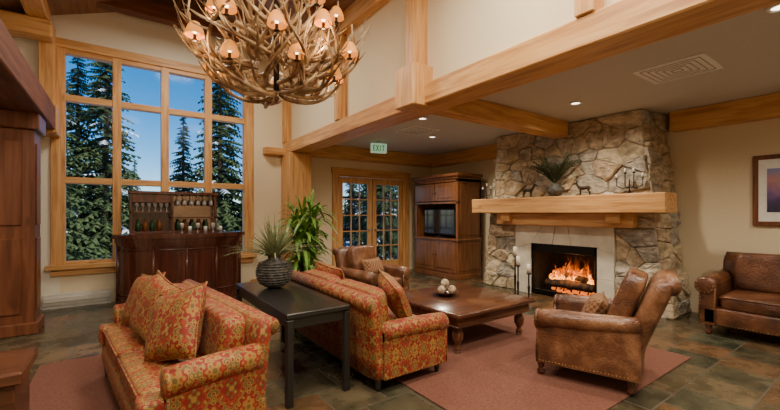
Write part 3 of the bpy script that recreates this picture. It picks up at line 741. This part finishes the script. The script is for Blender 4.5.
m.build('potted_corn_plant', [vasem, leafm], (2.48, 5.92, 0))
m = MB(); m.lathe([(.05, 0), (.09, .02), (.125, .08), (.13, .12), (.10, .17), (.06, .20), (.065, .22), (.05, .22), (.045, .19)], mi=0, n=24)
def fern(m, c, n, ln, rnd):
    for k in range(n):
        a = rnd.random() * 2 * pi; l = ln * rnd.uniform(.6, 1.05); s_ = rnd.uniform(.3, 1); xs_ = .35 if math.cos(a) > 0 else .7
        Q = [Vector((c[0] + math.cos(a) * l * s_ * t * xs_, c[1] + math.sin(a) * l * s_ * t, c[2] + l * (t * 1.05 - .45 * s_ * t * t))) for t in [i / 9 for i in range(10)]]
        m.tube(Q, .003, 1, 4)
        side = Vector((-math.sin(a), math.cos(a), 0))
        for i in range(2, 10):
            for q in (-1, 1):
                e = Q[i] + side * q * .06 * (1 - abs(i - 5) / 7) + Vector((0, 0, .02)) + (Q[i] - Q[i - 1]) * .6
                e.x = min(e.x, .15)
                ribbon(m, [Q[i], Q[i].lerp(e, .5), e], [.008, .018, .002], 1)
fern(m, (0, 0, .20), 60, .52, rp)
m.build('mantel_vase_with_fern', [vasem, fernm], (5.87, 3.55, 1.721))
def elk(loc, rz, s=1.0):
    m = MB()
    m.tube([(-.10, 0, .125), (-.07, 0, .135), (-.01, 0, .13), (.05, 0, .13), (.09, 0, .145), (.115, 0, .18), (.135, 0, .215)], [.022, .034, .030, .036, .03, .02, .016], 0, 12)
    m.tube([(.125, 0, .215), (.155, 0, .218), (.19, 0, .20)], [.019, .018, .010], 0, 10)
    for y in (-.018, .018):
        m.tube([(.065, y, .12), (.068, y, .08), (.062, y, .045), (.066, y, .0)], [.017, .011, .008, .009], 0, 8)
        m.tube([(-.08, y, .125), (-.068, y, .085), (-.095, y, .05), (-.088, y, .0)], [.024, .015, .009, .009], 0, 8)
        m.tube([(.13, y, .228), (.118, y * 1.8, .245)], [.007, .003], 0, 6)
        m.tube([(.14, y * .6, .23), (.12, y * 2, .26), (.10, y * 3.2, .30), (.115, y * 3.4, .34)], [.007, .007, .006, .004], 0, 6)
        m.tube([(.12, y * 2, .26), (.15, y * 2.4, .29)], [.006, .004], 0, 6); m.tube([(.10, y * 3.2, .30), (.075, y * 3.6, .33)], [.006, .004], 0, 6)
    m.tube([(-.115, 0, .135), (-.125, 0, .115)], [.008, .004], 0, 6)
    m.box((0, 0, .0), (.26, .09, .014), 0)
    o = m.build('elk_figurine', [bronze], loc, rz); o.scale = (s, s, s)
    r = o.modifiers.new('remesh', 'REMESH'); r.mode = 'VOXEL'; r.voxel_size = .0035; r.use_smooth_shade = True
elk((5.87, 4.06, 1.728), -pi / 2, .95); elk((5.87, 3.06, 1.728), pi / 2 + .2, .85)
def candelabra(loc, n=4, w=.34, h=.3):
    m = MB(); m.lathe([(.07, 0), (.07, .008), (.02, .02), (.01, .05)], mi=0, n=16); m.tube([(0, 0, .03), (0, 0, h * .7)], .009, 0)
    for k in range(n):
        y = -w / 2 + w * k / (n - 1); zt = h * (.72 + .25 * (abs(k - (n - 1) / 2) < .6))
        m.tube([(0, 0, h * .35), (0, y * .5, h * .25), (0, y, h * .4), (0, y, zt)], .007, 0, 6)
        m.lathe([(.008, 0), (.028, .01), (.026, .014)], (0, y, zt), 0, 12); m.lathe([(.014, .01), (.014, .07), (.002, .075)], (0, y, zt), 1, 10)
    m.build('iron_candelabra', [iron, candle], loc)
candelabra((5.87, 2.42, 1.721)); candelabra((5.87, 4.98, 1.721), 3, .2, .24)
for i, (x, y, h) in enumerate(((5.62, 4.14, .70), (5.48, 3.98, .56), (5.55, 3.82, .44))):
    m = MB(); m.lathe([(.065, 0), (.065, .01), (.025, .03), (.014, .06), (.022, h * .5), (.013, h * .55), (.013, h - .02), (.045, h), (.042, h + .01)], mi=0, n=16)
    m.lathe([(.033, h + .008), (.033, h + .16), (.003, h + .165)], mi=1, n=12); m.build('floor_candlestick', [iron, candle], (x, y, 0))
m = MB(); py0, py1, pz0, pz1 = .45, 1.32, 1.28, 2.2; X = FX
m.bx(X - .04, X - .002, py0, py1, pz0, pz1, 0, .008)
m.bx(X - .045, X - .03, py0 + .06, py1 - .06, pz0 + .06, pz1 - .06, 1)
m.bx(X - .048, X - .04, py0 + .14, py1 - .14, pz0 + .18, pz1 - .18, 2)
def artm():
    mm, nt, b = mat_new('landscape_print'); tc = N(nt, 'ShaderNodeTexCoord'); sp = N(nt, 'ShaderNodeSeparateXYZ'); L(nt, tc.outputs['Object'], sp.inputs[0])
    n = N(nt, 'ShaderNodeTexNoise'); n.inputs['Scale'].default_value = 7; L(nt, tc.outputs['Object'], n.inputs['Vector'])
    ad = N(nt, 'ShaderNodeMath', operation='MULTIPLY_ADD'); L(nt, n.outputs['Fac'], ad.inputs[0]); ad.inputs[1].default_value = .25; L(nt, sp.outputs[2], ad.inputs[2])
    mr = N(nt, 'ShaderNodeMapRange'); mr.inputs[1].default_value = 1.55; mr.inputs[2].default_value = 2.15; L(nt, ad.outputs[0], mr.inputs[0])
    r = ramp(nt, [(0, (.02, .02, .05)), (.3, (.07, .05, .14)), (.5, (.22, .12, .30)), (.7, (.5, .25, .25)), (1, (.25, .3, .6))]); L(nt, mr.outputs[0], r.inputs['Fac']); L(nt, r.outputs['Color'], b.inputs['Base Color']); return mm
m.build('framed_picture', [darkZ, white, artm()])

# ------------------------------------------------------------------ antler chandelier
m = MB(); ra = random.Random(21)
def one_antler(a0, r0, z0, r1, z1, curl, size=1.0):
    P = []; n = 12
    for i in range(n + 1):
        t = i / n; a = a0 + curl * t; r = r0 + (r1 - r0) * math.sin(t * pi / 2) ; z = z0 + (z1 - z0) * t ** 1.9 - .06 * math.sin(pi * t)
        P.append(Vector((math.cos(a) * r, math.sin(a) * r, z)))
    rad = [.022 * size * (1 - .75 * (i / n)) + .003 for i in range(n + 1)]
    m.tube(P, rad, 0, 7)
    for tt in (2, 4, 5, 7, 8, 10):
        if ra.random() < .1: continue
        p = P[tt]; out = Vector((p.x, p.y, 0)).normalized(); tan = Vector((-out.y, out.x, 0))
        d = (out * ra.uniform(.1, .9) + tan * ra.uniform(-.9, .9) + Vector((0, 0, ra.uniform(-.1, .9)))).normalized(); l = ra.uniform(.13, .25) * size
        Q = [p + d * l * s_ + Vector((0, 0, 1)) * l * .45 * s_ * s_ for s_ in (0, .25, .5, .75, 1)]
        r0_ = rad[tt] * .85; m.tube(Q, [r0_, r0_ * .85, r0_ * .65, r0_ * .42, .002], 0, 6)
for k in range(18): a = 2 * pi * k / 18 + ra.uniform(-.15, .15); one_antler(a, .10, -.48 + ra.uniform(-.05, .1), .64 + ra.uniform(-.1, .1), -.10 + ra.uniform(-.1, .15), ra.choice((-1, 1)) * ra.uniform(.4, 1.1))
for k in range(24): a = 2 * pi * k / 24 + ra.uniform(-.15, .15); one_antler(a, .28, -.24 + ra.uniform(-.08, .08), .80 + ra.uniform(-.08, .08), .14 + ra.uniform(-.18, .15), ra.choice((-1, 1)) * ra.uniform(.5, 1.2))
for k in range(20): a = 2 * pi * k / 20 + ra.uniform(-.2, .2); one_antler(a, .70, -.12 + ra.uniform(-.12, .12), .28, -.36 + ra.uniform(-.05, .12), ra.choice((-1, 1)) * ra.uniform(.4, .8), .8)
for k in range(18): a = 2 * pi * k / 18 + ra.uniform(-.15, .15); one_antler(a, .15, .08 + ra.uniform(-.05, .1), .62 + ra.uniform(-.1, .1), .50 + ra.uniform(-.2, .15), ra.choice((-1, 1)) * ra.uniform(.4, 1.1), .9)
m.tube([(0, 0, -.45), (0, 0, 1.0)], .03, 1, 10)
for k in range(26):
    z = .98 + k * .035; o = (k % 2) * pi / 2
    m.tube([(math.cos(o) * .014 * math.cos(w), math.sin(o) * .014 * math.cos(w), z + .024 * math.sin(w)) for w in [2 * pi * i / 10 for i in range(11)]], .004, 1, 5)
m.tube([(0, 0, 1.88), (0, 0, 1.95)], .05, 1, 16)
CH = Vector((1.29, 3.80, 3.14)); lamps = []
for k in range(12): a = 2 * pi * k / 12 + .2; lamps.append((.78 * math.cos(a), .78 * math.sin(a), -.16 + .12 * (k % 2)))
for k in range(8): a = 2 * pi * k / 8 + .3; lamps.append((.60 * math.cos(a), .60 * math.sin(a), .26 + .06 * (k % 2)))
for k in range(6): a = 2 * pi * k / 6 + .5; lamps.append((.58 * math.cos(a), .58 * math.sin(a), -.30))
for (x, y, z) in lamps:
    m.lathe([(.012, -.05), (.03, -.045), (.014, -.03), (.014, .01)], (x, y, z), 1, 10)
    n = 14; V = []; F = []
    prof = [(.080, .0), (.074, .035), (.056, .08), (.036, .11), (.03, .115)]
    for r, zz in prof:
        for q in range(n): V.append((x + r * math.cos(2 * pi * q / n), y + r * math.sin(2 * pi * q / n), z + zz))
    for i in range(4):
        for q in range(n): F.append([i * n + q, i * n + (q + 1) % n, (i + 1) * n + (q + 1) % n, (i + 1) * n + q])
    m.add(V, F, 2, True); m.puff((x, y, z + .035), (.035, .035, .05), 3, 1, nu=8, nv=6)
m.build('antler_chandelier', [antler, bronze, amber, bulbm], CH)

# ------------------------------------------------------------------ outdoors
simple('snowy_ground', -60, 80, 8.0, 120, -1.3, -1.1, snow)
def conifer_mesh(seed, H=12, Rb=2.2):
    rr = random.Random(seed); m = MB()
    m.tube([(0, 0, 0), (0, 0, H * .5), (0, 0, H)], [.18, .11, .01], 1, 8)
    nz = int(H * 4.2)
    for i in range(nz):
        t = i / nz; z = .6 + (H - .6) * t; rad = Rb * (1 - t) ** .8 + .12; nb = int(9 + 6 * (1 - t))
        for k in range(nb):
            a = rr.random() * 2 * pi; l = rad * rr.uniform(.6, 1.15); dr = rr.uniform(.2, .45); zz = z + rr.uniform(-.12, .12)
            ca_, sa = math.cos(a), math.sin(a); mi = 2 if rr.random() < .06 else 0
            pts = []; ns = 6
            for j in range(ns + 1):
                s_ = j / ns; pts.append(Vector((ca_ * l * s_, sa * l * s_, zz - dr * l * s_ * s_ + .08 * l * s_)))
            for j in range(ns):
                p = pts[j]; q = pts[j + 1]; w = (.08 + .18 * math.sin(pi * (j + .6) / (ns + .6))) * (.5 + l * .35)
                sd = Vector((-sa, ca_, 0))
                for sg in (-1, 1):
                    e = p + sd * sg * w + (q - p) * .9 + Vector((0, 0, -w * rr.uniform(.3, .7)))
                    m.add([p, q, e], [[0, 1, 2]], mi, False)
                if mi == 0: m.add([p, q, p + (q - p) * .5 + Vector((0, 0, -w * .8))], [[0, 1, 2]], 0, False)
    return m.build('conifer_tree', [needle, bark, snow])
base = [conifer_mesh(1, 12, 1.7), conifer_mesh(2, 10, 1.5), conifer_mesh(3, 14, 2.0)]
base[0].location = (-2.6, 22, -1.1); base[1].location = (7.4, 24, -1.1); base[2].location = (-.6, 25, -1.1)
rt = random.Random(9); spots = []
for (x, y, s_) in ((-4.0, 24, 1.25), (-1.9, 27, 1.25), (5.2, 26, 1.05), (-5.5, 28, 1.2), (3.6, 30, .95), (9.2, 26, .85), (14, 22, .9), (17, 22, 1), (12.5, 19, .8), (20, 24, 1), (15.5, 27, .9), (11, 16, .7), (9, 18, .6)): spots.append((x, y, s_))
for k in range(34): spots.append((-14 + k * 1.9 + rt.uniform(-.6, .6), 44 + rt.uniform(-3, 6), rt.uniform(.42, .62)))
for k in range(28): spots.append((-6 + k * 1.2 + rt.uniform(-.5, .5), 31 + rt.uniform(-2, 3), rt.uniform(.28, .46)))
for i, (x, y, s_) in enumerate(spots):
    o = bpy.data.objects.new('conifer_tree', base[i % 3].data); scene.collection.objects.link(o)
    o.location = (x, y, -1.1); s2 = s_ * rt.uniform(.9, 1.1); o.scale = (s2, s2, s2); o.rotation_euler = (0, 0, rt.random() * 6)
m = MB(); m.bx(3.4, 7.5, 9.3, 9.38, .95, 1.02, 0); m.bx(3.4, 7.5, 9.3, 9.38, .1, .16, 0)
for k in range(28): m.bx(3.45 + k * .15, 3.47 + k * .15, 9.33, 9.35, -1.1, 1.9, 0)
m.bx(3.4, 7.5, 9.3, 9.38, 1.86, 1.92, 0)
m.build('porch_railing', [iron])

# ------------------------------------------------------------------ world & lights
w = bpy.data.worlds.new('World'); scene.world = w; w.use_nodes = True; nt = w.node_tree
bg = nt.nodes['Background']; sky = N(nt, 'ShaderNodeTexSky'); sky.sky_type = 'NISHITA'; sky.sun_disc = False
sky.sun_elevation = math.radians(40); sky.sun_rotation = math.radians(150); sky.altitude = 2500; sky.ozone_density = 3; sky.dust_density = .2
hs = N(nt, 'ShaderNodeHueSaturation'); hs.inputs['Saturation'].default_value = 1.4; L(nt, sky.outputs[0], hs.inputs['Color'])
L(nt, hs.outputs[0], bg.inputs[0]); bg.inputs[1].default_value = .22
def light(kind, name, loc, power, color=(1, .86, .68), rot=(0, 0, 0), **kw):
    l = bpy.data.lights.new(name, kind); l.energy = power; l.color = color
    for k, v in kw.items(): setattr(l, k, v)
    o = bpy.data.objects.new(name, l); scene.collection.objects.link(o); o.location = loc; o.rotation_euler = rot; return o
light('SUN', 'sun', (0, 0, 20), 5, (1, .95, .85), (math.radians(50), 0, math.radians(25)), angle=.01)
for i, (x, y) in enumerate(((.2, -.6), (1.8, -.4), (.1, 1.8), (1.9, 1.6))):
    light('AREA', 'vault_fill', (x, y, 4.2), 80, (1, .89, .72), size=.7)  # soft fill added out of view under the vault, no fixtures there
light('AREA', 'vault_fill', (1.0, 5.9, 4.5), 78, (1, .89, .72), size=.7)  # one more added fill, towards the window wall and bar
for i in (0, 3, 6, 9, 12, 15):
    x, y, z = lamps[i]; light('POINT', 'chandelier_bulb', (CH.x + x * 1.0, CH.y + y, CH.z + z - .07), 6, (1, .66, .34), shadow_soft_size=.05)
for i, (x, y) in enumerate(DL):
    light('SPOT', 'downlight', (x, y, CZ - .03), 195, (1, .87, .68), spot_size=math.radians(155), spot_blend=1, shadow_soft_size=.06)
light('POINT', 'firelight', (6.16, 3.5, .5), 8, (1, .42, .10), shadow_soft_size=.12)
for (x, y) in ((-2.5, 4.5), (-2.3, 1)): light('AREA', 'side_fill', (x, y, CZ - .03), 40, (1, .85, .66), size=.5)  # unseen area lights added below the side ceiling as fill

# ------------------------------------------------------------------ camera
cam = bpy.data.cameras.new('camera'); co = bpy.data.objects.new('camera', cam); scene.collection.objects.link(co)
cam.sensor_fit = 'HORIZONTAL'; cam.sensor_width = 36; cam.lens = 380 / 780 * 36; cam.clip_start = .05; cam.clip_end = 500
cam.shift_y = 8 / 780
co.location = (0, 0, 1.45); co.rotation_euler = (pi / 2, 0, -math.atan2(.579, .815))
scene.camera = co
